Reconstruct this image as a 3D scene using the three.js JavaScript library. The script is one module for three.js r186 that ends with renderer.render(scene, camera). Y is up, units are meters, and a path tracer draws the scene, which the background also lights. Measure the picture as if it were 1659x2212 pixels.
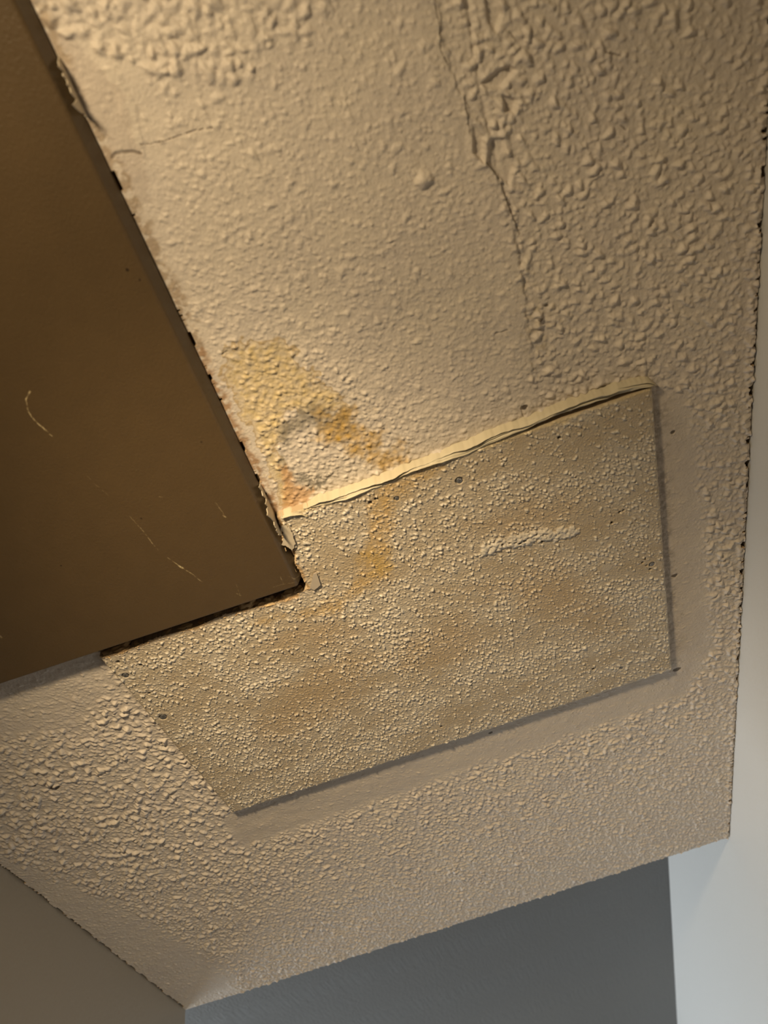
import * as THREE from 'three';
import { RectAreaLightUniformsLib } from 'three/addons/lights/RectAreaLightUniformsLib.js';
import { RoundedBoxGeometry } from 'three/addons/geometries/RoundedBoxGeometry.js';
import { mergeGeometries } from 'three/addons/utils/BufferGeometryUtils.js';

// ---------------------------------------------------------------- camera, light, exposure
const scene = new THREE.Scene();
const W = 1659, HT = 2212, F = 1660;                       // photograph in pixels, focal length in pixels
const EYE = new THREE.Vector3(0, 1.65, 0);
const H = 0.65;                                            // the low ceiling is this far above the camera
const CEIL = EYE.y + H;                                    // 2.30 m
const camera = new THREE.PerspectiveCamera(2 * Math.atan(HT / 2 / F) * 180 / Math.PI, W / HT, 0.02, 40);
camera.position.copy(EYE);
camera.rotation.set(0.89139929, 0.03397707, -0.29287332, 'YXZ');   // pitch, yaw, roll
camera.focus = 0.98; camera.userData.fStop = 5.2;
camera.updateMatrixWorld(true);

scene.background = new THREE.Color().setRGB(2.6, 2.9, 3.2);  // overcast sky beyond the window
RectAreaLightUniformsLib.init();
const WIN = { x: -3.2, z0: -4.7, z1: -2.35, y0: 0.9, y1: 2.365 };
const daylight = new THREE.RectAreaLight(new THREE.Color().setRGB(0.86, 0.95, 1.0), 11.0, WIN.z1 - WIN.z0 - 0.1, WIN.y1 - WIN.y0 - 0.1);
daylight.position.set(WIN.x + 0.03, (WIN.y0 + WIN.y1) / 2, (WIN.z0 + WIN.z1) / 2);
daylight.rotation.y = -Math.PI / 2;                        // looks along +x, into the room
scene.add(daylight);
const LAMP_AT = new THREE.Vector3(-0.22, 1.93, 0.27);
const LAMP_AIM = new THREE.Vector3(-0.06, 2.17, -1.55);
const LAMP_COLOR = new THREE.Color().setRGB(1.0, 0.775, 0.47);
for (const [power, half] of [[1.6, 1.28], [5.6, 0.53]]) {   // inferred lamp: wide spill, plus a tighter beam added to even the ceiling
  const l = new THREE.SpotLight(LAMP_COLOR, power, 0, half, 1.0, 2);
  l.position.copy(LAMP_AT); l.target.position.copy(LAMP_AIM); l.shadow.radius = 2.2; l.castShadow = true; l.shadow.mapSize.set(2048, 2048);
  scene.add(l, l.target);
}
const EXPOSURE = 0.9;

// ---------------------------------------------------------------- helpers
let seed = 20260;
const rnd = () => { seed = (seed + 0x6d2b79f5) | 0; let t = Math.imul(seed ^ (seed >>> 15), 1 | seed); t = (t + Math.imul(t ^ (t >>> 7), 61 | t)) ^ t; return ((t ^ (t >>> 14)) >>> 0) / 4294967296; };
const rr = (a, b) => a + (b - a) * rnd();
const clamp = (x, a, b) => x < a ? a : x > b ? b : x;
const ss = (a, b, x) => { const t = clamp((x - a) / (b - a), 0, 1); return t * t * (3 - 2 * t); };
const lerp = (a, b, t) => a + (b - a) * t;
const perm = new Uint8Array(512); { const p = [...Array(256).keys()]; for (let i = 255; i > 0; i--) { const j = Math.floor(rnd() * (i + 1)); [p[i], p[j]] = [p[j], p[i]]; } for (let i = 0; i < 512; i++) perm[i] = p[i & 255]; }
const GX = [1, -1, 1, -1, 1.4, -1.4, 0, 0], GY = [1, 1, -1, -1, 0, 0, 1.4, -1.4];
function noise(x, y) {                                     // gradient noise, about -1 to 1
  const xi = Math.floor(x), yi = Math.floor(y), fx = x - xi, fy = y - yi, X = xi & 255, Y = yi & 255;
  const u = fx * fx * fx * (fx * (fx * 6 - 15) + 10), v = fy * fy * fy * (fy * (fy * 6 - 15) + 10);
  const a = perm[X] + Y, b = perm[X + 1] + Y, g0 = perm[a] & 7, g1 = perm[b] & 7, g2 = perm[a + 1] & 7, g3 = perm[b + 1] & 7;
  const n0 = GX[g0] * fx + GY[g0] * fy, n1 = GX[g1] * (fx - 1) + GY[g1] * fy, n2 = GX[g2] * fx + GY[g2] * (fy - 1), n3 = GX[g3] * (fx - 1) + GY[g3] * (fy - 1);
  return lerp(lerp(n0, n1, u), lerp(n2, n3, u), v);
}
const fbm = (x, y, o = 3) => { let s = 0, a = 1; for (let i = 0; i < o; i++, a *= 0.5, x = x * 2.03 + 11.7, y = y * 2.03 + 5.3) s += a * noise(x, y); return s / 1.6; };
// a photograph pixel gives a direction; the distance comes from the plane the thing touches
function sight(px, py) { return new THREE.Vector3((px - W / 2) / F, -(py - HT / 2) / F, -1).applyQuaternion(camera.quaternion); }
function onLevel(px, py, drop = 0) { const d = sight(px, py); return d.multiplyScalar((H - drop) / d.y).add(EYE); }    // on a level plane "drop" below the ceiling
function onSide(px, py, x) { const d = sight(px, py); return d.multiplyScalar((x - EYE.x) / d.x).add(EYE); }           // on an upright plane x = const
const XZ = (list, drop = 0) => list.map(([a, b]) => { const p = onLevel(a, b, drop); return [p.x, p.z]; });
function inside(poly, x, z) { let c = false; for (let i = 0, j = poly.length - 1; i < poly.length; j = i++) { const [ax, az] = poly[i], [bx, bz] = poly[j]; if ((az > z) !== (bz > z) && x < (bx - ax) * (z - az) / (bz - az) + ax) c = !c; } return c; }
function away(line, x, z, closed) {                        // distance to a polyline
  let m = 1e9; const n = line.length;
  for (let i = 0; i < n - (closed ? 0 : 1); i++) { const a = line[i], b = line[(i + 1) % n], dx = b[0] - a[0], dz = b[1] - a[1], t = clamp(((x - a[0]) * dx + (z - a[1]) * dz) / (dx * dx + dz * dz), 0, 1), ex = x - a[0] - t * dx, ez = z - a[1] - t * dz, d = ex * ex + ez * ez; if (d < m) m = d; }
  return Math.sqrt(m);
}
const deep = (poly, x, z) => (inside(poly, x, z) ? 1 : -1) * away(poly, x, z, true);   // metres inside a polygon, negative outside
const names = {};
const numbered = (n) => { const k = names[n] = (names[n] ?? -1) + 1; return k ? n + '_' + String(k).padStart(3, '0') : n; };
function group(name, label, category, kind, grp) { const g = new THREE.Group(); g.name = numbered(name); scene.add(g); tag(g, label, category, kind, grp); return g; }
function tag(o, label, category, kind, grp) { o.userData.label = label; if (category) o.userData.category = category; if (kind) o.userData.kind = kind; if (grp) o.userData.group = grp; return o; }
function part(parent, name, geometry, material) { const m = new THREE.Mesh(geometry, material); m.name = name; m.castShadow = m.receiveShadow = true; parent.add(m); return m; }
const box = (x0, x1, y0, y1, z0, z1) => { const g = new THREE.BoxGeometry(x1 - x0, y1 - y0, z1 - z0); g.translate((x0 + x1) / 2, (y0 + y1) / 2, (z0 + z1) / 2); return g; };
function metres(g, k = 1) {                                // uv in metres, each face along its own plane
  const p = g.attributes.position, n = g.attributes.normal, uv = new Float32Array(p.count * 2);
  for (let i = 0; i < p.count; i++) { const ax = Math.abs(n.getX(i)), ay = Math.abs(n.getY(i)), az = Math.abs(n.getZ(i)); uv[i * 2] = k * (ax > ay && ax > az ? p.getZ(i) : p.getX(i)); uv[i * 2 + 1] = k * (ay > ax && ay >= az ? p.getZ(i) : p.getY(i)); }
  g.setAttribute('uv', new THREE.BufferAttribute(uv, 2)); return g;
}
const lin = (r, g, b) => new THREE.Color().setRGB(r, g, b);
const toS = (c) => Math.round(255 * clamp(c <= 0.0031308 ? c * 12.92 : 1.055 * Math.pow(c, 1 / 2.4) - 0.055, 0, 1));
const LUT = new Uint8Array(4097); for (let i = 0; i <= 4096; i++) LUT[i] = toS(i / 4096);
const s8 = (c) => LUT[clamp(Math.round(c * 4096), 0, 4096)];
function dataTexture(data, w, h, color, repeat) {
  const t = new THREE.DataTexture(data, w, h, data.length === w * h ? THREE.RedFormat : THREE.RGBAFormat);
  t.magFilter = THREE.LinearFilter; t.minFilter = THREE.LinearMipmapLinearFilter; t.generateMipmaps = true; if (color) t.colorSpace = THREE.SRGBColorSpace;
  if (repeat) { t.wrapS = t.wrapT = THREE.RepeatWrapping; t.repeat.set(repeat, repeat); }
  t.needsUpdate = true; return t;
}
function tiledBump(size, cells, octaves) {                 // a repeating height texture
  const d = new Uint8Array(size * size), n = (x, y, c) => { const xi = Math.floor(x), yi = Math.floor(y), fx = x - xi, fy = y - yi, h = (a, b) => perm[perm[((a % c) + c) % c] + ((b % c) + c) % c] / 255, u = fx * fx * (3 - 2 * fx), v = fy * fy * (3 - 2 * fy); return lerp(lerp(h(xi, yi), h(xi + 1, yi), u), lerp(h(xi, yi + 1), h(xi + 1, yi + 1), u), v); };
  for (let j = 0; j < size; j++) for (let i = 0; i < size; i++) { let s = 0, a = 0.5, c = cells; for (let o = 0; o < octaves; o++, a *= 0.55, c *= 2) s += a * n(i / size * c, j / size * c, c); d[j * size + i] = 255 * clamp(s, 0, 1); }
  return d;
}

// ---------------------------------------------------------------- measured places (metres)
const XR = 0.617 * H, XL = -1.081 * H, ZE = -2.385 * H;    // right wall, left wall, front edge of the low ceiling
const UPPER = EYE.y + 1.44 * H;                            // ceiling of the room beyond
const BOARD = 0.0095;                                      // how far the repair board stands below the ceiling
const BH = { drop: 0.018, x: -0.1285, z: -0.9045 * (H - 0.018) };   // bulkhead: bottom below ceiling, right face, front face
const SEAM = XZ([[935, -60], [955, 90], [985, 180], [1010, 270], [1050, 345], [1085, 400], [1115, 480], [1128, 600], [1140, 700], [1150, 800], [1170, 885]]);
const boardCorners = { tl: onLevel(600, 1123, BOARD), tr: onLevel(1408, 837, BOARD), br: onLevel(1451, 1448, BOARD), bl: onLevel(503, 1756, BOARD) };
const boardLeft = onLevel(215, 1420, BOARD);

// ---------------------------------------------------------------- height canvases
class Relief {                                             // metres of relief, below the plane is positive
  constructor(x0, z0, w, d, step) { Object.assign(this, { x0, z0, step, nx: Math.ceil(w / step) + 1, nz: Math.ceil(d / step) + 1 }); this.a = new Float32Array(this.nx * this.nz); }
  blob(cx, cz, r, h, ang, asp, ph) {
    const s = this.step, R = r * asp * 1.25, ca = Math.cos(ang), sa = Math.sin(ang), a = this.a;
    const i0 = Math.max(0, Math.ceil((cx - R - this.x0) / s)), i1 = Math.min(this.nx - 1, Math.floor((cx + R - this.x0) / s)), j0 = Math.max(0, Math.ceil((cz - R - this.z0) / s)), j1 = Math.min(this.nz - 1, Math.floor((cz + R - this.z0) / s));
    for (let j = j0; j <= j1; j++) for (let i = i0; i <= i1; i++) {
      const dx = this.x0 + i * s - cx, dz = this.z0 + j * s - cz, u = (dx * ca + dz * sa) / (r * asp), v = (dz * ca - dx * sa) / r;
      const t = Math.atan2(v, u), q = (u * u + v * v) * (1 + 0.28 * Math.sin(3 * t + ph) + 0.18 * Math.sin(5 * t - 2 * ph));
      if (q < 1) { const b = h * Math.pow(1 - q, 0.75), k = j * this.nx + i, o = a[k]; a[k] = o + b > o ? Math.max(o, b) + 0.25 * Math.min(o, b) : o; }
    }
  }
  soften(n) { for (let t = 0; t < n; t++) { const { nx, nz, a } = this, b = a.slice(); for (let j = 1; j < nz - 1; j++) for (let i = 1; i < nx - 1; i++) { const k = j * nx + i; a[k] = b[k] * 0.4 + (b[k - 1] + b[k + 1] + b[k - nx] + b[k + nx]) * 0.15; } } }
  each(f) { for (let j = 0, k = 0; j < this.nz; j++) for (let i = 0; i < this.nx; i++, k++) this.a[k] = f(this.x0 + i * this.step, this.z0 + j * this.step, this.a[k]); }
  at(x, z) {
    const u = clamp((x - this.x0) / this.step, 0, this.nx - 1.001), v = clamp((z - this.z0) / this.step, 0, this.nz - 1.001), i = u | 0, j = v | 0, k = j * this.nx + i, fx = u - i, fz = v - j, a = this.a;
    return lerp(lerp(a[k], a[k + 1], fx), lerp(a[k + this.nx], a[k + this.nx + 1], fx), fz);
  }
  scatter(x0, x1, z0, z1, gap, f) { for (let z = z0; z < z1; z += gap) for (let x = x0; x < x1; x += gap) f(x + rr(-0.6, 0.6) * gap, z + rr(-0.6, 0.6) * gap); }
}
// zones of the low ceiling
const smoothAlongBulkhead = XZ([[90, -80], [170, 60], [290, 120], [350, 240], [360, 330], [345, 430], [375, 560], [420, 660], [480, 770], [560, 900], [640, 1060], [610, 1110], [440, 740], [330, 480], [230, 280]]);
const trowelled = XZ([[160, -60], [940, -60], [1040, 340], [1125, 560], [1165, 900], [900, 990], [640, 1100], [560, 920], [455, 735], [360, 560], [300, 300]]);
const feather = XZ([[1395, 835], [1480, 850], [1510, 1000], [1520, 1200], [1535, 1400], [1480, 1500], [1200, 1600], [800, 1735], [520, 1830], [470, 1770], [900, 1600], [1440, 1430]]);
const leftStrip = XZ([[-60, 1470], [215, 1405], [250, 1480], [180, 1560], [0, 1600], [-80, 1610]]);
const nearLeftWall = XZ([[-60, 1830], [120, 1900], [300, 1980], [440, 2060], [520, 2140], [380, 2190], [200, 2060], [-60, 1880]]);
const lostPaint = [XZ([[1060, 300], [1088, 298], [1092, 330], [1110, 360], [1100, 400], [1075, 380], [1052, 350], [1055, 318]]), XZ([[1038, 182], [1075, 150], [1100, 140], [1115, 150], [1098, 172], [1080, 190], [1052, 190]]), XZ([[1060, -40], [1085, 30], [1070, 70], [1055, 50], [1040, -40]]), XZ([[1085, 205], [1115, 215], [1112, 245], [1090, 240]]), XZ([[1022, 270], [1046, 295], [1044, 350], [1022, 330]])];
const brownedge = [[BH.x, 0.4], [BH.x, -0.49]];

const relief = new Relief(XL - 0.01, ZE - 0.01, XR - XL + 0.02, 0.12 - ZE, 0.0010);
{
  const weightCoarse = (x, z) => {                         // how much of the old coarse stipple is left here
    let w = 1;
    w *= 1 - 0.97 * ss(-0.004, 0.005, deep(smoothAlongBulkhead, x, z)); if (z > BH.z) w *= 0.05 + 0.95 * ss(0.010, 0.022, x - BH.x);
    w *= 1 - 0.9 * ss(-0.004, 0.012, deep(trowelled, x, z));
    w *= 1 - 0.93 * ss(-0.008, 0.01, deep(feather, x, z));
    w *= 1 - 0.75 * ss(-0.015, 0.015, deep(leftStrip, x, z));
    w *= 1 - 0.85 * ss(-0.02, 0.02, deep(nearLeftWall, x, z));
    return w;
  };
  relief.scatter(XL, XR, ZE, 0.1, 0.0088, (x, z) => {      // old popcorn
    const w = weightCoarse(x, z); if (rnd() > 0.12 + 0.88 * w) return;
    const far = ss(-0.9, -1.5, z), left = ss(-0.2, -0.55, x) * ss(-0.75, -0.95, z);
    const big = lerp(1, 0.78, far) * (1 + 0.1 * left), a = rr(0, 6.28), asp = rr(1, 1.7), r = (0.0013 + 0.0024 * Math.pow(rnd(), 1.6)) * big * lerp(0.6, 1, w), h = r * rr(0.5, 1.05) * (0.35 + 0.65 * w);
    relief.blob(x, z, r, h, a, asp, rr(0, 6.28));
    if (rnd() < 0.5) relief.blob(x + Math.cos(a) * r * 1.5, z + Math.sin(a) * r * 1.5, r * 0.7, h * 0.8, a + rr(-1, 1), 1.2, rr(0, 6.28));
  });
  relief.scatter(XL, XR, ZE, 0.1, 0.0062, (x, z) => {      // grains of middling size between
    const w = weightCoarse(x, z), far = ss(-0.95, -1.3, z); if (rnd() > 0.05 + (0.75 + 0.2 * far) * w) return;
    relief.blob(x, z, rr(0.0009, 0.0019) * (1 + 0.2 * far), rr(0.0005, 0.0018) * (0.5 + 0.5 * w) * (1 + 0.25 * far), rr(0, 6.28), rr(1, 2.2), rr(0, 6.28));
  });
  for (let z = 0.05; z > ZE; z -= 0.0042) if (rnd() < 0.75) relief.blob(XR - rr(0.003, 0.010), z, rr(0.0015, 0.0034), rr(0.001, 0.0036), rr(0, 6.28), rr(1, 1.6), rr(0, 6.28));
  relief.scatter(XL, XR, ZE, 0.1, 0.0042, (x, z) => {      // finer grains everywhere, most on the trowelled field
    const t = ss(-0.01, 0.02, deep(trowelled, x, z)), sm = Math.max(ss(-0.003, 0.004, deep(smoothAlongBulkhead, x, z)), z > BH.z && z < -0.02 ? 1 - ss(0.008, 0.018, x - BH.x) : 0), fe = ss(0, 0.012, deep(feather, x, z));
    if (rnd() > 0.72 - 0.6 * sm - 0.5 * fe) return;
    relief.blob(x, z, rr(0.0007, 0.0017), rr(0.0002, 0.0011) * (0.75 + 0.5 * t), rr(0, 6.28), rr(1, 1.8), rr(0, 6.28));
  });
  relief.scatter(XZ([[300, 0]])[0][0], 0.25, -0.6, 0.05, 0.012, (x, z) => { if (deep(trowelled, x, z) > 0 && rnd() < 0.35) { const r = rr(0.0018, 0.0034); relief.blob(x, z, r, rr(0.0008, 0.0016), rr(0, 6.28), rr(1, 1.8), rr(0, 6.28)); } });
  const soaked = XZ([[500, 740], [660, 740], [860, 900], [900, 980], [640, 1095], [600, 1060]]);
  relief.scatter(-0.14, 0.08, -0.56, -0.28, 0.0058, (x, z) => { if (deep(soaked, x, z) > -0.004 && x - BH.x > 0.012 && rnd() < 0.8) relief.blob(x, z, rr(0.0010, 0.0021), rr(0.0007, 0.0020), rr(0, 6.28), rr(1, 1.7), rr(0, 6.28)); });
  const lump = onLevel(917, 388); relief.blob(lump.x, lump.z, 0.0065, 0.0034, 0.6, 1.2, 1); relief.blob(lump.x - 0.004, lump.z + 0.001, 0.004, 0.0028, 0.6, 1.2, 2);
  const ridgeTop = XZ([[160, -40], [300, 30], [470, 60], [600, -40]]);
  relief.scatter(-0.15, 0.1, -0.12, 0.1, 0.008, (x, z) => { if (away(ridgeTop, x, z) < 0.035 && deep(smoothAlongBulkhead, x, z) < 0.01) relief.blob(x, z, rr(0.002, 0.0045), rr(0.0006, 0.003), rr(0, 6.28), rr(1, 2.2), rr(0, 6.28)); });
  relief.soften(1);
  const flakeNotch = XZ([[1005, -60], [1020, 80], [1035, 180], [1060, 290], [1085, 390], [1110, 470], [1122, 560], [1135, 620]]);
  relief.each((x, z, h) => {
    h *= 1.3; h += 0.0014 * fbm(x * 11, z * 11, 2) + 0.00022 * fbm(x * 260, z * 260, 2) + 0.0004 * noise(x * 60 + 4, z * 60);
    const inBoardPlan = x > -0.38 && x < 0.30 && z < -0.46 && z > -0.99;
    if (!inBoardPlan) {
      const wob = 0.004 * noise(x * 70, z * 70) + 0.002 * noise(x * 220, z * 220);
      if (z > -0.62 && x > 0.02 && x < 0.36) {             // old paint layers end in a scarp along the seam
        let side = 1e9, sx = 0; for (let i = 0; i < SEAM.length - 1; i++) { const [ax, az] = SEAM[i], [bx, bz] = SEAM[i + 1]; if (z <= az && z >= bz) { sx = lerp(ax, bx, (z - az) / (bz - az)); side = x - sx; } }
        if (side < 1e8) h += 0.0017 * (1 - ss(-0.0008, 0.0012, side + wob)) * ss(-0.03, -0.004, -Math.abs(side) + 0.004) * (1 - ss(-0.35, -0.47, z) * 0.6);
        for (const p of lostPaint) { const d = deep(p, x, z); if (d > -0.006) h += 0.0012 * (1 - ss(0, 0.005, Math.abs(d + 0.002))) - ss(-0.0006, 0.0006, d) * (h * 0.8 + 0.0020); }
        const n = away(flakeNotch, x, z) + 0.3 * wob; if (n < 0.004) h -= 0.0016 * (1 - ss(0, 0.0028, n)) * (noise(x * 40, z * 40) > -0.25 ? 1 : 0.2);
      }
      const b = deep(smoothAlongBulkhead, x, z); if (b > -0.01) h += 0.0009 * ss(-0.0012, 0.0008, b - 0.016 + wob * 0.8);
    }
    return h;
  });
}
console.log('relief', relief.nx, relief.nz);

// stains, cracks and dirt of the low ceiling: colour belongs to the surface
const CW = 1500, CH = 2048, cx0 = XL - 0.005, cz0 = ZE - 0.005, cw = XR - XL + 0.01, cd = 0.1 - ZE + 0.01;
const cracks = [[[243, 340], [248, 333], [262, 329], [285, 327], [304, 332]], [[304, 312], [325, 312], [350, 305], [375, 297], [400, 290], [425, 281], [460, 276]], [[1050, 350], [1068, 372], [1085, 400], [1093, 430], [1108, 470], [1122, 505]], [[940, 10], [950, 60], [952, 110], [968, 140]], [[1003, 210], [1012, 270]], [[1124, 880], [1128, 895], [1136, 912]], [[1340, 270], [1352, 280]], [[1100, 68], [1112, 85]], [[1070, 720], [1095, 712]], [[480, 765], [492, 758]], [[1310, 112], [1340, 120]]].map((c) => ({ line: XZ(c), w: 0.0007 }));
cracks[0].w = 0.0016; cracks[1].w = 0.0005; cracks[2].w = 0.0009;
const pits = [[420, 88, 4.5], [267, 113, 2.5], [1130, 880, 3], [1272, 930, 3], [1455, 932, 4], [1458, 1243, 6], [1462, 1446, 7], [1062, 1582, 4], [1141, 1600, 3], [1180, 660, 4], [1165, 690, 3], [430, 1745, 3], [75, 1695, 6], [120, 1700, 8], [60, 1940, 5]].map(([a, b, r]) => { const p = onLevel(a, b); return [p.x, p.z, r / 1500]; });
const stainPale = XZ([[478, 765], [520, 745], [600, 738], [640, 748], [645, 775], [700, 830], [760, 880], [700, 890], [620, 890], [600, 960], [620, 1040], [640, 1085], [605, 1090], [560, 960], [500, 840]]);
const stainRing = XZ([[610, 900], [640, 880], [700, 872], [750, 885], [770, 910], [760, 935], [720, 930], [640, 930], [615, 990], [650, 1030], [690, 1040], [640, 1045], [606, 1000], [602, 945]]);
const stainGold = XZ([[690, 900], [740, 880], [800, 935], [840, 960], [880, 990], [840, 1010], [780, 985], [720, 960], [690, 935]]);
const stainRust = XZ([[608, 1010], [622, 1005], [640, 1045], [672, 1060], [660, 1085], [640, 1100], [612, 1105]]);
const moldDark = XZ([[650, 1025], [700, 1020], [730, 1030], [690, 1052], [655, 1045]]);
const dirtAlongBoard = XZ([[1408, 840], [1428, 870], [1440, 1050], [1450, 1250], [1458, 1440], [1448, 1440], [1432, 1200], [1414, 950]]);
const dirtSeam = XZ([[1140, 620], [1190, 640], [1200, 700], [1160, 790], [1130, 760]]);
const oldTape = XZ([[110, 60], [180, 100], [255, 190], [290, 280], [305, 340], [330, 440], [300, 440], [240, 330], [170, 190]]);
function mix3(c, r, g, b, t) { if (t > 0) { c[0] = lerp(c[0], r, t); c[1] = lerp(c[1], g, t); c[2] = lerp(c[2], b, t); } }
const colorData = new Uint8Array(CW * CH * 4), bumpData = new Uint8Array(CW * CH), c3 = [0, 0, 0];
for (let j = 0, k = 0; j < CH; j++) {
  const z = cz0 + (j + 0.5) / CH * cd;
  for (let i = 0; i < CW; i++, k++) {
    const x = cx0 + (i + 0.5) / CW * cw;
    if ((x < BH.x - 0.01 && z > BH.z - 0.01)) { colorData[k * 4 + 3] = 255; continue; }
    const n1 = fbm(x * 14, z * 14, 3), n2 = noise(x * 150, z * 150), n3 = noise(x * 420 + 3, z * 420), m = 1 + 0.05 * n1 + 0.04 * n2 + 0.04 * n3;
    c3[0] = 0.61 * m; c3[1] = 0.54 * m; c3[2] = 0.465 * m * (1 - 0.03 * n1);
    const warp = 0.008 * noise(x * 55, z * 55) + 0.005 * noise(x * 170, z * 170);
    let dent = 0.5 + 0.16 * n3 + 0.13 * noise(x * 760, z * 760);
    if (z > -0.75 && x < 0.12) {
      const pale = deep(stainPale, x, z) + warp; mix3(c3, 0.58, 0.45, 0.225, 0.9 * ss(-0.002, 0.006, pale) * (0.75 + 0.35 * n2)); mix3(c3, 0.40, 0.28, 0.12, 0.7 * (1 - ss(0, 0.0022, Math.abs(pale))));
      mix3(c3, 0.22, 0.195, 0.155, 0.8 * ss(-0.003, 0.01, deep(stainRing, x, z) + warp * 1.2));
      mix3(c3, 0.48, 0.31, 0.095, 0.95 * ss(-0.012, 0.014, deep(stainGold, x, z) + warp * 2.2) * (0.8 + 0.4 * n2));
      mix3(c3, 0.50, 0.29, 0.13, 0.75 * ss(-0.003, 0.004, deep(stainRust, x, z) + warp * 0.7));
      mix3(c3, 0.17, 0.155, 0.13, 0.85 * ss(-0.004, 0.006, deep(moldDark, x, z) + warp * 1.3) * ss(-0.3, 0.5, n2 + n3));
      if (x < BH.x - 0.006) { /* beside the bulkhead's front */ } else if (z < -0.28) { const e = x - BH.x; mix3(c3, 0.30, 0.17, 0.08, 0.85 * (1 - ss(0.003, 0.011, e + 0.6 * warp)) * ss(-0.6, 0.1, n2 + 0.4 * n3)); }
      else { const e = x - BH.x; mix3(c3, 0.32, 0.24, 0.165, 0.8 * (1 - ss(0.004, 0.012, e + warp)) * ss(-0.6, 0.1, n2 + 0.4 * n3)); }
      mix3(c3, 0.47, 0.40, 0.345, 0.55 * ss(-0.001, 0.002, deep(oldTape, x, z) + warp * 0.5));
    }
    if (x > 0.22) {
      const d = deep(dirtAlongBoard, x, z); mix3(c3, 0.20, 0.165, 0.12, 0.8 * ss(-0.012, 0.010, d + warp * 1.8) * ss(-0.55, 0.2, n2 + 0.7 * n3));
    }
    const f = deep(feather, x, z); if (f > -0.02) { mix3(c3, 0.50, 0.435, 0.37, 0.5 * ss(-0.01, 0.02, f + warp)); mix3(c3, 0.26, 0.22, 0.17, 0.45 * ss(0, 0.01, f) * ss(0.55, 0.85, n2 * 0.8 + n3 * 0.5)); }
    if (z > -0.55 && x > 0.1) mix3(c3, 0.38, 0.31, 0.21, 0.5 * ss(-0.012, 0.012, deep(dirtSeam, x, z) + warp * 2) * ss(-0.2, 0.5, n2));
    for (const c of cracks) { const l = c.line; if (Math.abs(x - l[0][0]) > 0.09 || Math.abs(z - l[0][1]) > 0.09) continue; const d = away(l, x, z) + 0.0004 * n3; if (d < c.w) { const t = 1 - ss(c.w * 0.4, c.w, d); mix3(c3, 0.14, 0.10, 0.07, 0.9 * t * (0.75 + 0.5 * n2)); dent -= 0.5 * t; } }
    for (const [ax, az, r] of pits) { const dx = x - ax, dz = z - az; if (Math.abs(dx) < 0.012 && Math.abs(dz) < 0.012) { const d = Math.hypot(dx, dz * 1.3) + 0.6 * warp; if (d < r) { mix3(c3, 0.07, 0.05, 0.035, 0.92 * (1 - ss(r * 0.6, r, d))); dent -= 0.4; } } }
    colorData[k * 4] = s8(c3[0]); colorData[k * 4 + 1] = s8(c3[1]); colorData[k * 4 + 2] = s8(c3[2]); colorData[k * 4 + 3] = 255;
    bumpData[k] = 255 * clamp(dent, 0, 1);
  }
}
console.log('ceiling colours done');
const ceilingPaint = new THREE.MeshStandardMaterial({ name: 'old cream ceiling paint', roughness: 0.62, map: dataTexture(colorData, CW, CH, true), bumpMap: dataTexture(bumpData, CW, CH, false), bumpScale: 0.0012 });

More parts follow.
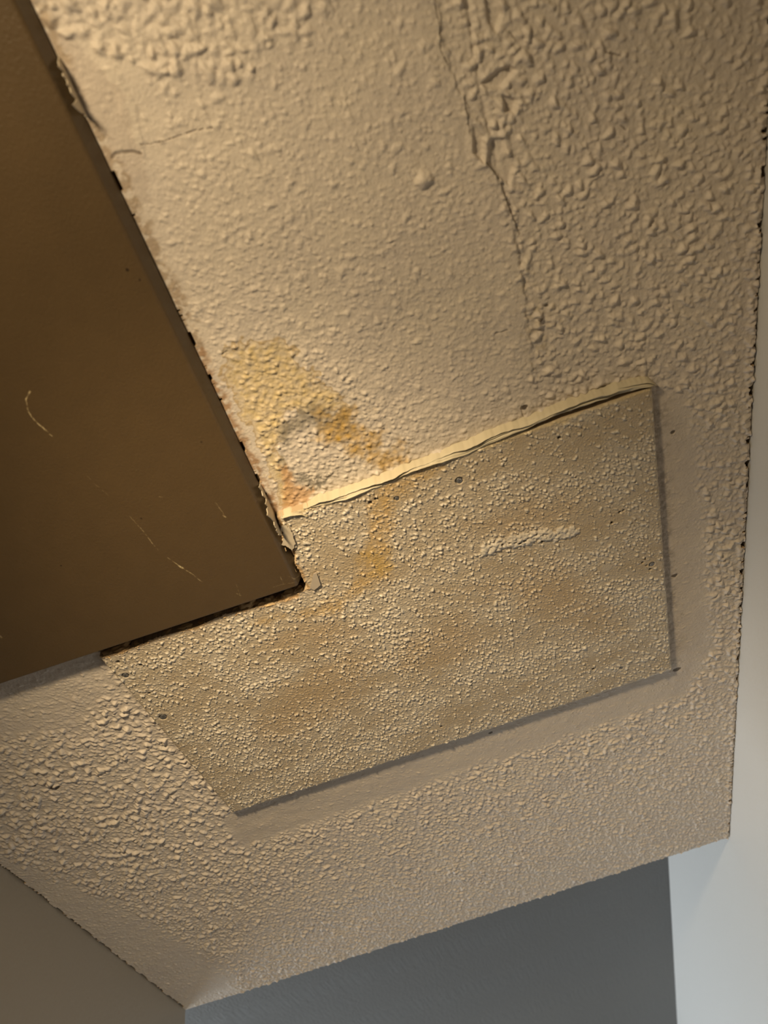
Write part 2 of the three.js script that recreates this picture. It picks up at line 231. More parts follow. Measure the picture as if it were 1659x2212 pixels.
// a relief sheet facing down, as a grid of cells; cells are left out where keep() says so, and open edges get a rim going up
function sheet(xs, zs, place, keep, uvOf, rim) {
  const nx = xs.length, nz = zs.length, pos = new Float32Array(nx * nz * 3), uv = new Float32Array(nx * nz * 2), used = new Uint8Array((nx - 1) * (nz - 1)), v = [0, 0, 0];
  for (let j = 0, k = 0; j < nz; j++) for (let i = 0; i < nx; i++, k++) { place(xs[i], zs[j], v); pos[k * 3] = v[0]; pos[k * 3 + 1] = v[1]; pos[k * 3 + 2] = v[2]; const t = uvOf(v[0], v[2]); uv[k * 2] = t[0]; uv[k * 2 + 1] = t[1]; }
  let cells = 0;
  for (let j = 0; j < nz - 1; j++) for (let i = 0; i < nx - 1; i++) { const a = (j * nx + i) * 3, b = a + (nx + 1) * 3; if (keep((pos[a] + pos[b]) / 2, (pos[a + 2] + pos[b + 2]) / 2)) { used[j * (nx - 1) + i] = 1; cells++; } }
  const idx = new Uint32Array(cells * 6); let n = 0;
  const rp = [], ru = [], ri = [], edge = (a, b) => { const s = rp.length / 3; for (const q of [a, b]) { rp.push(pos[q * 3], pos[q * 3 + 1], pos[q * 3 + 2]); ru.push(uv[q * 2], uv[q * 2 + 1]); } for (const q of [a, b]) { rp.push(pos[q * 3], pos[q * 3 + 1] + rim, pos[q * 3 + 2]); ru.push(uv[q * 2], uv[q * 2 + 1]); } ri.push(s, s + 1, s + 2, s + 1, s + 3, s + 2); };
  const has = (i, j) => i >= 0 && j >= 0 && i < nx - 1 && j < nz - 1 && used[j * (nx - 1) + i];
  for (let j = 0; j < nz - 1; j++) for (let i = 0; i < nx - 1; i++) {
    if (!has(i, j)) continue; const a = j * nx + i, b = a + 1, c = a + nx, d = c + 1;
    idx[n++] = a; idx[n++] = b; idx[n++] = c; idx[n++] = b; idx[n++] = d; idx[n++] = c;
    if (rim) { if (!has(i, j - 1)) edge(a, b); if (!has(i, j + 1)) edge(d, c); if (!has(i - 1, j)) edge(c, a); if (!has(i + 1, j)) edge(b, d); }
  }
  const g = new THREE.BufferGeometry(); g.setAttribute('position', new THREE.BufferAttribute(pos, 3)); g.setAttribute('uv', new THREE.BufferAttribute(uv, 2)); g.setIndex(new THREE.BufferAttribute(idx, 1)); g.computeVertexNormals();
  if (!rim) return [g];
  const e = new THREE.BufferGeometry(); e.setAttribute('position', new THREE.Float32BufferAttribute(rp, 3)); e.setAttribute('uv', new THREE.Float32BufferAttribute(ru, 2)); e.setIndex(ri); e.computeVertexNormals();
  return [g, e, cells];
}
const steps = (a, b, first, last) => { const out = [a]; let x = a; const L = Math.abs(b - a); while (Math.abs(x - a) < L) { const t = Math.abs(x - a) / L; x += Math.sign(b - a) * lerp(first, last, t); out.push(x); } out[out.length - 1] = b; return out; };

// ---------------------------------------------------------------- the low ceiling
const boardPoly = [[boardCorners.tl.x, boardCorners.tl.z], [boardCorners.tr.x, boardCorners.tr.z], [boardCorners.br.x, boardCorners.br.z], [boardCorners.bl.x, boardCorners.bl.z], [boardLeft.x, boardLeft.z], [boardLeft.x, BH.z - 0.02], [BH.x, BH.z - 0.02]];
const ceiling = group('ceiling', 'low stippled cream ceiling with water stains, cracks and flaking paint', 'ceiling', 'structure');
{
  const xs = steps(XL + 0.0012, XR - 0.0012, 0.00108, 0.00108), zs = steps(0.07, ZE, 0.00090, 0.00142).reverse();
  const [g, rim, cells] = sheet(xs, zs, (x, z, v) => { v[0] = x; v[1] = CEIL - relief.at(x, z); v[2] = z; },
    (x, z) => {
      if (x < BH.x + 0.0007 && z > BH.z - 0.0008) return false;                    // runs on above the bulkhead
      if (deep(boardPoly, x, z) > 0.012) return false;                           // cut away behind the repair board
      if (x > -0.375 && x < BH.x + 0.004 && z > BH.z - 0.03 && z < BH.z + 0.004) return false;   // broken out in front of the bulkhead
      if (XR - x < 0.006 && noise(z * 60, 3) + 0.5 * noise(z * 240, 7) > (z > -0.95 ? 0.02 : 0.25) + (XR - x) * 60) return false;
      if (x - XL < 0.0045 && noise(z * 45, 13) + 0.4 * noise(z * 200, 4) > -0.35 + (x - XL) * 90) return false;
      if (x - BH.x < 0.003 && x > BH.x - 0.005 && z < -0.1 && z > BH.z && noise(z * 50, 21) + 0.4 * noise(z * 300, 5) > 0.18) return false;
      return true;
    }, (x, z) => [(x - cx0) / cw, (z - cz0) / cd], 0.010);
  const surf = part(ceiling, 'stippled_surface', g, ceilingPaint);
  const coreMat = new THREE.MeshStandardMaterial({ name: 'bare plaster edge', color: lin(0.34, 0.24, 0.14), roughness: 0.95 });
  part(ceiling, 'plaster_edge', rim, coreMat);
  const dark = new THREE.MeshStandardMaterial({ name: 'old timber', color: lin(0.28, 0.19, 0.11), roughness: 0.95 });
  part(ceiling, 'timber_backing', box(XL - 0.1, XR + 0.1, CEIL + 0.012, CEIL + 0.06, ZE + 0.012, 2.6), dark);
  const plain = new THREE.MeshStandardMaterial({ name: 'cream paint', color: lin(0.58, 0.53, 0.45), roughness: 0.7 });
  part(ceiling, 'rear_surface', box(BH.x, XR, CEIL, CEIL + 0.011, 0.069, 2.5), plain);
  part(ceiling, 'soffit_face', box(XL - 0.1, XR, CEIL + 0.0004, UPPER, ZE - 0.0008, ZE + 0.011), plain);
  console.log('ceiling cells', cells);
}
renderAll();

function renderAll() {
  // ---------------------------------------------------------------- walls, far room, floor
  const wallBump = dataTexture(tiledBump(512, 64, 3), 512, 512, false, 2.2);
  const white = new THREE.MeshStandardMaterial({ name: 'white wall paint', color: lin(0.58, 0.57, 0.55), roughness: 0.5, bumpMap: wallBump, bumpScale: 0.0004 });
  const beige = new THREE.MeshStandardMaterial({ name: 'grey beige wall paint', color: lin(0.27, 0.24, 0.20), roughness: 0.42, bumpMap: wallBump, bumpScale: 0.0003 });
  const upperBump = dataTexture(tiledBump(1024, 96, 3), 1024, 1024, false, 3.0);
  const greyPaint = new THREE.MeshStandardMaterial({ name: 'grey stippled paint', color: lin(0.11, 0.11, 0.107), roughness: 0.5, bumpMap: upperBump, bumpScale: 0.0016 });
  const wood = new THREE.MeshStandardMaterial({ name: 'floor boards', color: lin(0.24, 0.16, 0.10), roughness: 0.5 });
  const S = (name, label, cat, geos, mat) => { const m = part(scene, name, geos.length > 1 ? mergeGeometries(geos) : geos[0], mat); metres(m.geometry); return tag(m, label, cat, 'structure'); };
  S('wall_right', 'smooth white wall to the right of the stained ceiling', 'wall', [box(XR, XR + 0.12, 0, UPPER + 0.1, -6.0, 2.6)], white);
  S('wall_left', 'grey beige passage wall under the low ceiling', 'wall', [box(XL - 0.12, XL, 0, CEIL + 0.02, ZE, 2.6)], beige);
  S('wall_back', 'passage end wall behind the viewer', 'wall', [box(XL - 0.12, XR + 0.12, 0, CEIL + 0.06, 2.5, 2.62)], white);
  S('ceiling_beyond', 'higher grey stippled ceiling of the next room', 'ceiling', [box(-3.3, XR + 0.12, UPPER, UPPER + 0.1, -6.0, ZE + 0.2)], greyPaint);
  S('wall_far', 'end wall of the next room', 'wall', [box(-3.3, XR + 0.12, 0, UPPER + 0.1, -6.1, -6.0)], white);
  S('wall_divider', 'wall of the next room beside the passage opening', 'wall', [box(-3.3, XL - 0.12, 0, UPPER, ZE, ZE + 0.12), box(XL - 0.12, XL - 0.1, CEIL, UPPER, ZE, ZE + 0.12)], white);
  const { x, z0, z1, y0, y1 } = WIN;
  S('wall_window', 'wall of the next room around the window', 'wall', [box(x - 0.15, x, 0, y0, -6.0, ZE + 0.12), box(x - 0.15, x, y1, UPPER + 0.1, -6.0, ZE + 0.12), box(x - 0.15, x, y0, y1, -6.0, z0), box(x - 0.15, x, y0, y1, z1, ZE + 0.12)], white);
  S('floor', 'brown floor of the passage and the next room', 'floor', [box(-3.3, XR + 0.12, -0.1, 0, -6.1, 2.62)], wood);
  const win = group('window_1', 'wide white framed window of the next room', 'window', 'structure');
  const frameMat = new THREE.MeshStandardMaterial({ name: 'white frame', color: lin(0.72, 0.72, 0.7), roughness: 0.4 });
  const bars = [box(x - 0.1, x - 0.05, y0, y0 + 0.05, z0, z1), box(x - 0.1, x - 0.05, y1 - 0.05, y1, z0, z1), box(x - 0.1, x - 0.05, y0, y1, z0, z0 + 0.05), box(x - 0.1, x - 0.05, y0, y1, z1 - 0.05, z1), box(x - 0.1, x - 0.05, y0, y1, (z0 + z1) / 2 - 0.02, (z0 + z1) / 2 + 0.02)];
  part(win, 'window_frame', mergeGeometries(bars), frameMat);
  const glass = new THREE.MeshPhysicalMaterial({ name: 'window glass', color: 0xffffff, roughness: 0, transmission: 1, thickness: 0 });
  part(win, 'window_pane', box(x - 0.078, x - 0.074, y0 + 0.05, y1 - 0.05, z0 + 0.05, (z0 + z1) / 2 - 0.02), glass);
  part(win, 'window_pane', box(x - 0.078, x - 0.074, y0 + 0.05, y1 - 0.05, (z0 + z1) / 2 + 0.02, z1 - 0.05), glass);

  // ---------------------------------------------------------------- brown bulkhead
  const bulk = group('bulkhead', 'brown painted boxed bulkhead with pale scuffs below the stained ceiling', 'bulkhead');
  {
    const N = 1400, tx0 = XL, tz0 = BH.z - 0.004, tw = BH.x - XL, td = 0.08 - BH.z;
    const cv = document.createElement('canvas'); cv.width = cv.height = N; const c = cv.getContext('2d');
    c.fillStyle = 'rgb(80,64,42)'; c.fillRect(0, 0, N, N);
    const img = c.getImageData(0, 0, N, N), d = img.data;
    for (let j = 0, k = 0; j < N; j++) for (let i = 0; i < N; i++, k += 4) { const m = 1 + 0.035 * fbm(i / 60, j / 60, 3) + 0.03 * (rnd() - 0.5); d[k] *= m; d[k + 1] *= m; d[k + 2] *= m; }
    c.putImageData(img, 0, 0);
    const T = (px, py) => { const p = onLevel(px, py, BH.drop); return [(p.x - tx0) / tw * N, (p.z - tz0) / td * N]; };
    const scratch = (pts, w, alpha, col = '205,190,150') => { c.lineCap = 'round'; for (let i = 0; i < pts.length - 1; i++) { const a = T(...pts[i]), b = T(...pts[i + 1]); const n = Math.max(2, Math.hypot(b[0] - a[0], b[1] - a[1]) / 4 | 0); for (let k = 0; k < n; k++) { if (rnd() < 0.18) continue; c.strokeStyle = `rgba(${col},${alpha * rr(0.35, 1)})`; c.lineWidth = 0.65 * w * rr(0.5, 1.3); c.beginPath(); c.moveTo(lerp(a[0], b[0], k / n) + rr(-0.7, 0.7), lerp(a[1], b[1], k / n) + rr(-0.7, 0.7)); c.lineTo(lerp(a[0], b[0], (k + 1) / n) + rr(-0.7, 0.7), lerp(a[1], b[1], (k + 1) / n) + rr(-0.7, 0.7)); c.stroke(); } } };
    scratch([[65, 845], [56, 862], [60, 885], [68, 900], [85, 918], [100, 930], [112, 942]], 4.2, 0.62);
    scratch([[185, 1025], [210, 1050], [235, 1070]], 1.6, 0.3);
    scratch([[280, 1115], [310, 1148], [330, 1175], [342, 1188]], 2.4, 0.5);
    scratch([[362, 1205], [390, 1224], [415, 1240], [438, 1258]], 2.8, 0.6);
    scratch([[386, 1222], [394, 1227]], 6, 0.8);
    scratch([[465, 1085], [480, 1105], [487, 1118]], 2.2, 0.4); scratch([[478, 1112], [488, 1117]], 5, 0.5);
    scratch([[510, 1262], [518, 1284]], 2.2, 0.4); scratch([[511, 1282], [523, 1288]], 4, 0.7);
    scratch([[605, 1245], [613, 1262]], 2.2, 0.35); scratch([[590, 1268], [612, 1262], [640, 1258]], 3, 0.3);
    scratch([[624, 1245], [650, 1258]], 3, 0.35); scratch([[344, 1073], [352, 1074]], 2.6, 0.45);
    scratch([[0, 1374], [7, 1380]], 7, 0.7);
    for (const [px, py, r] of [[275, 583, 3], [302, 605, 2], [435, 955, 2], [305, 1120, 2], [132, 1222, 2]]) { const t = T(px, py); c.fillStyle = 'rgba(35,24,14,0.8)'; c.beginPath(); c.arc(t[0], t[1], r, 0, 7); c.fill(); }
    const tex = new THREE.CanvasTexture(cv); tex.colorSpace = THREE.SRGBColorSpace; tex.flipY = false;
    const bb = dataTexture(tiledBump(256, 48, 2), 256, 256, false, 7);
    const paint = new THREE.MeshStandardMaterial({ name: 'brown gloss paint', map: tex, roughness: 0.42, bumpMap: bb, bumpScale: 0.00025 });
    const L = 2.45 - BH.z, prof = [[XL + 0.001, -0.0004], [XL + 0.001, -BH.drop], [BH.x - 0.0085, -BH.drop], [BH.x - 0.0068, -BH.drop + 0.0005], [BH.x - 0.0056, -BH.drop + 0.0018], [BH.x - 0.0004, -0.004], [BH.x, -0.0022], [BH.x, -0.0004]];
    const g = new THREE.ExtrudeGeometry(new THREE.Shape(prof.map(([a, b]) => new THREE.Vector2(a, b))), { depth: L - 0.002, bevelEnabled: true, bevelThickness: 0.001, bevelSize: 0.0006, bevelOffset: -0.0006, bevelSegments: 2 }); g.translate(0, CEIL, BH.z + 0.001);
    const p = g.attributes.position, uv = g.attributes.uv; for (let i = 0; i < p.count; i++) uv.setXY(i, (p.getX(i) - tx0) / tw, (p.getZ(i) - tz0) / td);
    part(bulk, 'body', g, paint);
  }

  // ---------------------------------------------------------------- repair board
  const board = group('repair_board', 'textured repair board screwed over the ceiling with yellow brown stains', 'board');
  {
    const torn = XZ([[215, 1420], [268, 1408], [338, 1377], [424, 1354], [480, 1328], [526, 1318], [560, 1311], [586, 1305], [613, 1298], [642, 1290], [646, 1281], [666, 1270], [658, 1256], [652, 1244], [647, 1232], [638, 1217], [640, 1202], [635, 1186], [612, 1170], [606, 1135], [600, 1118]], BOARD);
    const cut = [...torn, [BH.x - 0.02, boardCorners.tl.z + 0.03], [XL, boardCorners.tl.z + 0.03], [XL, boardLeft.z]];
    const { tl, tr, br, bl } = boardCorners, leftTop = bl.x + (boardLeft.x - bl.x) * 1.25, rel = new Relief(-0.42, -1.0, 0.75, 0.56, 0.0007);
    const sx = (u, v) => lerp(lerp(leftTop, tr.x, u), lerp(bl.x, br.x, u), v), sz = (u, v) => lerp(lerp(tl.z - 0.002, tr.z, u), lerp(bl.z, br.z, u), v);
    const white = (x, z) => clamp(0.52 + 0.95 * fbm(x * 9 + 3, z * 15 + 1, 2) + 0.35 * noise(x * 40, z * 60), 0, 1);
    rel.scatter(-0.42, 0.32, -1.0, -0.45, 0.0046, (x, z) => { const w = white(x, z); if (rnd() > 0.14 + 0.8 * w) return; rel.blob(x, z, (0.0008 + 0.0012 * Math.pow(rnd(), 1.5)) * (0.8 + 0.35 * w), rr(0.0006, 0.0021), rr(0, 6.28), rr(1, 1.7), rr(0, 6.28)); });
    rel.scatter(-0.42, 0.32, -1.0, -0.45, 0.0027, (x, z) => { if (rnd() < 0.6) rel.blob(x, z, rr(0.0005, 0.0010), rr(0.0003, 0.0010), rr(0, 6.28), rr(1, 1.8), rr(0, 6.28)); });
    const smear = XZ([[1055, 1185], [1100, 1170], [1160, 1160], [1230, 1150]], BOARD);
    rel.scatter(0.05, 0.2, -0.66, -0.58, 0.004, (x, z) => { if (away(smear, x, z) < 0.008) rel.blob(x, z, rr(0.002, 0.004), rr(0.001, 0.002), rr(0, 6.28), rr(1, 1.6), rr(0, 6.28)); });
    const flats = XZ([[682, 1258], [1310, 1225]], BOARD).map(([a, b]) => [a, b]);
    const screws = [[352, 1549, 0.0050], [271, 1459, 0.0040], [992, 1038, 0.0042], [857, 1077, 0.0028], [1408, 1219, 0.0036], [1342, 1443, 0.0026]].map(([a, b, r]) => { const p = onLevel(a, b, BOARD); return [p.x, p.z, r]; });
    const holes = [[255, 1431, 4], [304, 1436, 3.5], [322, 1498, 3], [1393, 1207, 3], [1388, 1216, 3], [1397, 1222, 2.5], [1405, 1230, 3], [1208, 946, 3], [1085, 1176, 3], [1100, 1172, 2.6], [1122, 1173, 2.6], [1133, 1168, 3], [1171, 1169, 3], [1339, 1107, 3], [1347, 1103, 2.5], [1322, 1130, 3], [1282, 1445, 3], [1268, 1495, 3], [800, 1086, 4], [812, 1078, 3], [900, 1015, 3], [953, 1570, 3]].map(([a, b, r]) => { const p = onLevel(a, b, BOARD); return [p.x, p.z, r / 1450]; });
    rel.each((x, z, h) => {
      h = h * 1.25 + 0.0006 * fbm(x * 13, z * 13, 2) + 0.00012 * fbm(x * 300, z * 300, 2);
      for (const [a, b] of flats) { const d = Math.hypot(x - a, z - b) + 0.003 * noise(x * 200, z * 200); h = lerp(0.0005, h, ss(0.006, 0.009, d)); }
      for (const [a, b, r] of screws) { const d = Math.hypot(x - a, z - b); if (d < 0.016) { h = lerp(0.0004, h, ss(r * 1.2, r * 2.2, d)) - 0.003 * (1 - ss(r * 0.85, r * 1.1, d)); } }
      for (const [a, b, r] of holes) { const d = Math.hypot(x - a, z - b); if (d < r * 1.5) h -= 0.0028 * (1 - ss(r * 0.5, r * 1.1, d)); }
      return h;
    });
    const N = 1536, M = 1152, x0 = -0.42, z0 = -1.0, w = 0.75, dd = 0.56, col = new Uint8Array(N * M * 4), bmp = new Uint8Array(N * M);
    const gold = [XZ([[800, 1060], [845, 1050], [850, 1120], [845, 1200], [840, 1240], [800, 1270], [760, 1290], [740, 1310], [690, 1330], [600, 1335], [540, 1350], [700, 1300], [760, 1260], [790, 1180]], BOARD), XZ([[790, 1195], [840, 1190], [850, 1225], [800, 1250]], BOARD), XZ([[800, 1055], [940, 1000], [960, 1010], [880, 1060], [830, 1090]], BOARD)];
    const tan = [XZ([[540, 1590], [620, 1470], [760, 1400], [820, 1420], [770, 1520], [690, 1580], [600, 1610]], BOARD), XZ([[850, 1390], [1000, 1330], [1050, 1380], [950, 1450], [860, 1450]], BOARD), XZ([[1020, 1130], [1150, 1080], [1280, 1080], [1200, 1140], [1080, 1160]], BOARD), XZ([[1020, 1270], [1200, 1210], [1300, 1280], [1350, 1370], [1250, 1360], [1100, 1300]], BOARD), XZ([[560, 1380], [700, 1330], [800, 1350], [760, 1390], [600, 1400]], BOARD)];
    const seamLeft = XZ([[215, 1420], [268, 1492], [338, 1572], [401, 1643], [499, 1752]], BOARD), topEdge = XZ([[620, 1112], [1408, 836]], BOARD);
    for (let j = 0, k = 0; j < M; j++) for (let i = 0; i < N; i++, k++) {
      const x = x0 + (i + 0.5) / N * w, z = z0 + (j + 0.5) / M * dd, n2 = noise(x * 170, z * 170), n3 = noise(x * 480, z * 480), m = 1 + 0.04 * n2 + 0.05 * n3;
      c3[0] = 0.575 * m; c3[1] = 0.53 * m; c3[2] = 0.46 * m;
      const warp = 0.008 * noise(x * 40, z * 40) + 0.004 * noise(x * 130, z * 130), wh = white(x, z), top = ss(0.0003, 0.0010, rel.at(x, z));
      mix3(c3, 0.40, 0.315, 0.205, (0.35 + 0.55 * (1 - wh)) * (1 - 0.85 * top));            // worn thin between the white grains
      for (const p of tan) mix3(c3, 0.42, 0.31, 0.185, 0.6 * ss(-0.02, 0.025, deep(p, x, z) + warp * 1.6) * (0.85 + 0.3 * n2) * (1 - 0.5 * top));
      gold.forEach((p, q) => mix3(c3, 0.50, 0.335, q === 1 ? 0.09 : 0.13, (q === 1 ? 0.6 : 0.72) * ss(-0.008, 0.010, deep(p, x, z) + warp * 1.2) * (0.8 + 0.4 * n2) * (1 - 0.2 * top)));
      mix3(c3, 0.55, 0.43, 0.23, 0.6 * (1 - ss(0.001, 0.006, away(topEdge, x, z) + warp * 0.5)));
      const sl = away(seamLeft, x, z); mix3(c3, 0.45, 0.39, 0.31, 0.5 * (1 - ss(0.001, 0.004, sl)));
      const te = away(torn, x, z); if (te < 0.012) { mix3(c3, 0.46, 0.38, 0.29, 0.6 * (1 - ss(0.002, 0.009, te + warp))); mix3(c3, 0.38, 0.24, 0.11, 0.8 * (1 - ss(0.0008, 0.003, te + 0.3 * warp))); }
      let dent = 0.5 + 0.2 * n3 + 0.1 * noise(x * 1000, z * 1000);
      for (const [a, b, r] of holes) { const dx = x - a, dz = z - b; if (Math.abs(dx) < 0.006 && Math.abs(dz) < 0.006) { const d = Math.hypot(dx, dz) + warp * 0.12; mix3(c3, 0.045, 0.035, 0.028, 0.92 * (1 - ss(r * 0.55, r, d))); } }
      for (const [a, b, r] of screws) { const dx = x - a, dz = z - b; if (Math.abs(dx) < 0.01 && Math.abs(dz) < 0.01) { const d = Math.hypot(dx, dz) + warp * 0.15; mix3(c3, 0.16, 0.13, 0.10, 0.7 * (1 - ss(r * 0.8, r * 1.05, d))); } }
      col[k * 4] = s8(c3[0]); col[k * 4 + 1] = s8(c3[1]); col[k * 4 + 2] = s8(c3[2]); col[k * 4 + 3] = 255; bmp[k] = 255 * clamp(dent, 0, 1);
    }
    const mat = new THREE.MeshStandardMaterial({ name: 'stained board paint', roughness: 0.46, map: dataTexture(col, N, M, true), bumpMap: dataTexture(bmp, N, M, false), bumpScale: 0.0010 });
    const us = steps(0, 1, 1 / 820, 1 / 820), vs = steps(0, 1, 1 / 580, 1 / 580);
    const [g, rim, cells] = sheet(us, vs.reverse(), (u, v, o) => { const x = sx(u, v), z = sz(u, v); o[0] = x; o[2] = z; const e = Math.min(u * 0.67, (1 - u) * 0.67, v * 0.49, (1 - v) * 0.49); o[1] = CEIL - BOARD - rel.at(x, z) * ss(-0.001, 0.003, e) + 0.0008 * (1 - ss(0, 0.003, e)); },
      (x, z) => !inside(cut, x + 0.0011 * noise(x * 260, z * 260) + 0.0008 * noise(x * 700, z * 700), z + 0.0013 * noise(x * 250 + 9, z * 250)), (x, z) => [(x - x0) / w, (z - z0) / dd], BOARD + 0.006);
    part(board, 'panel', g, mat);
    const core = new THREE.MeshStandardMaterial({ name: 'broken board core', color: lin(0.40, 0.30, 0.19), roughness: 0.95 });
    const e = part(board, 'board_edge', rim, core); e.userData.label = 'raw tan edge of the board';
    // screws
    const steel = new THREE.MeshStandardMaterial({ name: 'dull screw steel', color: lin(0.30, 0.29, 0.28), roughness: 0.4, metalness: 0.8 });
    for (const [a, b, r] of screws) {
      const head = new THREE.LatheGeometry([[0, 0.0002], [r * 0.22, 0.0002], [r * 0.26, 0.0012], [r * 0.72, 0.0014], [r * 0.82, 0.0008], [r * 0.5, -0.002], [r * 0.3, -0.004], [0, -0.004]].map(([p, q]) => new THREE.Vector2(p, q)), 18);
      const s1 = new THREE.BoxGeometry(r * 0.9, 0.0007, r * 0.18); s1.translate(0, 0.0013, 0); const s2 = s1.clone().rotateY(Math.PI / 2);
      const m = part(board, 'screw', mergeGeometries([head.toNonIndexed(), s1.toNonIndexed(), s2.toNonIndexed()]), steel);
      m.position.set(a, CEIL - BOARD + 0.0012, b); m.rotation.set(Math.PI, rr(0, 3), 0);
    }
    // loose flake of paint by the torn corner
    const fl = XZ([[677, 1238], [684, 1236], [692, 1262], [678, 1273], [669, 1268]], BOARD + 0.001);
    part(board, 'paint_flake', flake(ragged(fl, 0.0003), CEIL - BOARD - 0.0016, 0.0007, 0.0005), new THREE.MeshStandardMaterial({ name: 'loose paint', color: lin(0.44, 0.38, 0.31), roughness: 0.5 }));
    const fl2 = XZ([[606, 1136], [614, 1130], [624, 1138], [632, 1150], [638, 1172], [630, 1186], [620, 1178], [609, 1172], [612, 1152]], BOARD);
    part(board, 'paint_flake', flake(ragged(fl2, 0.0008), CEIL - BOARD - 0.001, 0.0008, 0.0012), new THREE.MeshStandardMaterial({ name: 'torn paint', color: lin(0.52, 0.45, 0.35), roughness: 0.6 }));
    console.log('board cells', cells);
  }

  // ---------------------------------------------------------------- caulk
  const caulk = group('caulk_bead', 'streaky cream caulk bead smeared along the joint above the repair board', 'caulk');
  {
    const mat = new THREE.MeshStandardMaterial({ name: 'cream caulk', color: lin(0.51, 0.45, 0.325), roughness: 0.5 });
    const rib = (name, rows, nS, nT, thick) => {           // rows: upper edge on the ceiling, lower edge on the board
      const pos = [], idx = [], at = (s) => { let i = 0; while (i < rows.length - 2 && s > rows[i + 1][0]) i++; const a = rows[i], b = rows[i + 1], t = clamp((s - a[0]) / (b[0] - a[0]), 0, 1); return [s, lerp(a[1], b[1], t), lerp(a[2], b[2], t)]; };
      const s0 = rows[0][0], s1 = rows[rows.length - 1][0];
      for (let i = 0; i <= nS; i++) {
        const q = i / nS, s = lerp(s0, s1, q), [px, top, low] = at(s), taper = ss(0, 0.02, q) * (1 - ss(0.985, 1, q));
        const A = onLevel(px, top + 2.6 * noise(s / 22, 2) + 1.0 * noise(s / 9, 5), 0.001), B = onLevel(px, low + 1.8 * noise(s / 26, 8), BOARD + 0.001);
        for (let j = 0; j <= nT; j++) {
          const t = j / nT, drift = noise(s / 120, 7) * 2, hump = Math.pow(Math.sin(Math.PI * clamp(t, 0, 1)), 0.7);
          const streak = 0.0016 * noise(s / 130 + 3, t * 3.2 + drift * 0.6) + 0.0009 * noise(s / 80, t * 7 + drift) + 0.0002 * noise(s / 40, t * 14);
          const base = lerp(0.0006, BOARD + 0.0005, ss(0.0, 0.32, t)), y = base + hump * (thick * 0.6 + streak * 2.2) * taper;
          pos.push(lerp(A.x, B.x, t), CEIL - lerp(lerp(-0.001, y, ss(0, 0.07, t)), BOARD - 0.002, ss(0.94, 1, t)), lerp(A.z, B.z, t));
        }
      }
      const n = nT + 1; for (let i = 0; i < nS; i++) for (let j = 0; j < nT; j++) { const a = i * n + j; idx.push(a, a + n, a + 1, a + 1, a + n, a + n + 1); }
      const back = pos.length / 3; for (let i = 0; i <= nS; i++) { const p = i * n * 3, q = (i * n + nT) * 3; pos.push((pos[p] + pos[q]) / 2, CEIL + 0.002, (pos[p + 2] + pos[q + 2]) / 2); }
      for (let i = 0; i < nS; i++) { const a = i * n, b = a + n, c = a + nT, d = c + n, e = back + i; idx.push(a, e, b, b, e, e + 1, c, d, e, d, e + 1, e); }
      const g = new THREE.BufferGeometry(); g.setAttribute('position', new THREE.Float32BufferAttribute(pos, 3)); g.setIndex(idx); g.computeVertexNormals();
      return part(caulk, name, g, mat);
    };
    rib('bead', [[655, 1092, 1098], [670, 1079, 1096], [686, 1068, 1096], [746, 1051, 1082], [800, 1030, 1060], [822, 1023, 1054], [870, 1003, 1030], [900, 993, 1016], [926, 984, 1008], [1011, 947, 983], [1075, 920, 952], [1137, 899, 928], [1200, 872, 900], [1264, 847, 877], [1330, 824, 856], [1380, 812, 842], [1400, 814, 838], [1414, 825, 833]], 560, 22, 0.0014);
    rib('bead_end', [[607, 1108, 1114], [614, 1100, 1118], [630, 1097, 1115], [650, 1098, 1112], [664, 1106, 1111]], 60, 10, 0.0026);
  }

  // ---------------------------------------------------------------- broken plaster in the gap and flakes along the bulkhead
  const crumbMat = [lin(0.50, 0.34, 0.18), lin(0.42, 0.27, 0.13), lin(0.56, 0.40, 0.22)].map((c, i) => new THREE.MeshStandardMaterial({ name: 'broken plaster ' + i, color: c, roughness: 0.95 }));
  for (const [px, py, w, h] of [[535, 1304, 26, 12], [562, 1303, 22, 9], [582, 1297, 24, 10], [606, 1293, 18, 10], [628, 1281, 30, 12], [645, 1272, 18, 9], [508, 1317, 26, 8], [480, 1324, 24, 6], [445, 1340, 26, 6], [400, 1354, 30, 6], [360, 1366, 24, 5], [300, 1390, 22, 6], [262, 1398, 34, 10], [237, 1408, 22, 8], [609, 1128, 6, 14], [614, 1180, 7, 18], [635, 1225, 8, 20]]) {
    const p = onLevel(px, py + 2, BOARD - 0.006), g = new THREE.IcosahedronGeometry(1, 2), a = g.attributes.position, ph = rr(0, 50), k = 1 / 1320;
    for (let i = 0; i < a.count; i++) { const x = a.getX(i), y = a.getY(i), z = a.getZ(i), m = 1 + 0.45 * noise(x * 1.6 + ph, y * 1.6 + z * 1.3) + 0.2 * noise(x * 4 + ph, z * 4 + y * 3); a.setXYZ(i, x * m * w * k * 0.5, y * m * 0.006, z * m * Math.max(h, 8) * k * 0.75); }
    g.deleteAttribute('uv'); g.computeVertexNormals();
    const m = part(ceiling, 'plaster_crumb', g, crumbMat[Math.floor(rnd() * 3)]); m.position.copy(p); m.rotation.y = rr(-0.25, 0.25);
  }
  const palePaint = new THREE.MeshStandardMaterial({ name: 'pale torn paint', color: lin(0.62, 0.54, 0.41), roughness: 0.6 });
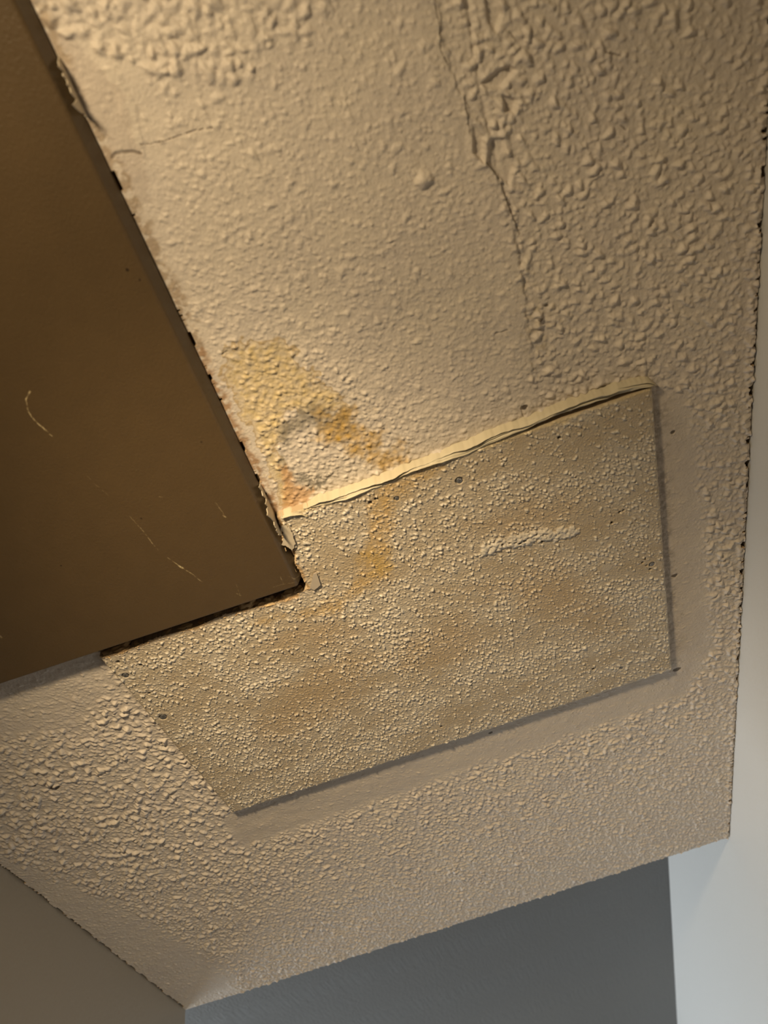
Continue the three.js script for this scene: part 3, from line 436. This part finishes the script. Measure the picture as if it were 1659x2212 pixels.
  const strip = (list, jag) => { const up = [], dn = []; for (let i = 0; i < list.length - 1; i++) for (let k = 0; k < 6; k++) { const t = k / 6, x = lerp(list[i][0], list[i + 1][0], t), y = lerp(list[i][1], list[i + 1][1], t), w = lerp(list[i][2], list[i + 1][2], t); up.push([x + w * 0.35, y]); dn.push([x - w * (0.5 + jag * (0.5 + noise(y / 5, 3 + x / 40))), y + rr(-1, 1)]); } return [...up, ...dn.reverse()]; };
  const sideFlake = (list, jag, out) => { const pts = strip(list, jag).map(([a, b]) => onSide(a, b, BH.x + out)); const s = new THREE.Shape(pts.map((p) => new THREE.Vector2(-p.z, p.y))), g = new THREE.ExtrudeGeometry(s, { depth: 0.0006, bevelEnabled: false }); g.rotateY(Math.PI / 2); g.translate(BH.x + out, 0, 0); return g; };
  for (const [l, j, o] of [[[[122, 95, 3], [132, 135, 8], [148, 165, 12], [165, 200, 14], [180, 240, 14], [205, 258, 8], [216, 278, 2]], 0.8, 0.001], [[[458, 805, 2], [470, 835, 5], [490, 870, 6], [510, 900, 4], [530, 945, 3]], 1.2, 0.0006], [[[548, 985, 3], [562, 1030, 6], [578, 1065, 14], [590, 1100, 14], [602, 1140, 8], [607, 1160, 3]], 0.9, 0.0006]]) part(bulk, 'paint_flake', sideFlake(l, j, o), palePaint);

  // ---------------------------------------------------------------- unseen lamp inferred from the relief shading; its body and stand are invented
  const lamp = group('unseen_lamp', 'unseen warm lamp on an invented slim stand in the passage', 'lamp');
  {
    const black = new THREE.MeshStandardMaterial({ name: 'black lamp metal', color: lin(0.03, 0.03, 0.03), roughness: 0.5 });
    const foot = new THREE.CylinderGeometry(0.12, 0.13, 0.02, 32); foot.translate(LAMP_AT.x, 0.01, LAMP_AT.z + 0.05); part(lamp, 'base', foot, black);
    const pole = new THREE.CylinderGeometry(0.01, 0.012, LAMP_AT.y - 0.05, 16); pole.translate(LAMP_AT.x, (LAMP_AT.y - 0.05) / 2 + 0.015, LAMP_AT.z + 0.05); part(lamp, 'pole', pole, black);
    const dir = LAMP_AIM.clone().sub(LAMP_AT).normalize(), q = new THREE.Quaternion().setFromUnitVectors(new THREE.Vector3(0, 1, 0), dir);
    const shade = new THREE.LatheGeometry([[0, -0.075], [0.018, -0.075], [0.03, -0.06], [0.042, -0.012], [0.044, -0.012], [0.032, -0.063], [0.019, -0.079], [0, -0.079]].map(([a, b]) => new THREE.Vector2(a, b)), 32);
    const sm = part(lamp, 'shade', shade, black); sm.quaternion.copy(q); sm.position.copy(LAMP_AT);
    const bulb = new THREE.SphereGeometry(0.02, 20, 14); const bm = part(lamp, 'bulb', bulb, new THREE.MeshStandardMaterial({ name: 'glowing bulb', color: lin(0.8, 0.7, 0.5), emissive: LAMP_COLOR, emissiveIntensity: 4 })); bm.position.copy(LAMP_AT); bm.castShadow = false;
  }
}
function ragged(poly, amp) { const out = []; poly.forEach((a, i) => { const b = poly[(i + 1) % poly.length]; for (let k = 0; k < 5; k++) { const t = k / 5; out.push([lerp(a[0], b[0], t) + rr(-amp, amp), lerp(a[1], b[1], t) + rr(-amp, amp)]); } }); return out; }
function flake(poly, y, thick, curl) {                      // a thin piece of paint lying below a level plane
  const s = new THREE.Shape(poly.map(([x, z]) => new THREE.Vector2(x, -z))), g = new THREE.ExtrudeGeometry(s, { depth: thick, bevelEnabled: false }); g.rotateX(-Math.PI / 2);
  const p = g.attributes.position, [ax, az] = poly[0]; for (let i = 0; i < p.count; i++) p.setY(i, y + p.getY(i) - thick - curl * Math.min(1, Math.hypot(p.getX(i) - ax, p.getZ(i) - az) / 0.02));
  g.computeVertexNormals(); return g;
}

scene.traverse((o) => { if (o.isMesh) { o.receiveShadow = true; if (o.name !== 'bulb') o.castShadow = true; } });
const renderer = new THREE.WebGLRenderer({ antialias: true });
renderer.toneMapping = THREE.LinearToneMapping;
renderer.toneMappingExposure = EXPOSURE;
renderer.shadowMap.enabled = true;
renderer.render(scene, camera);
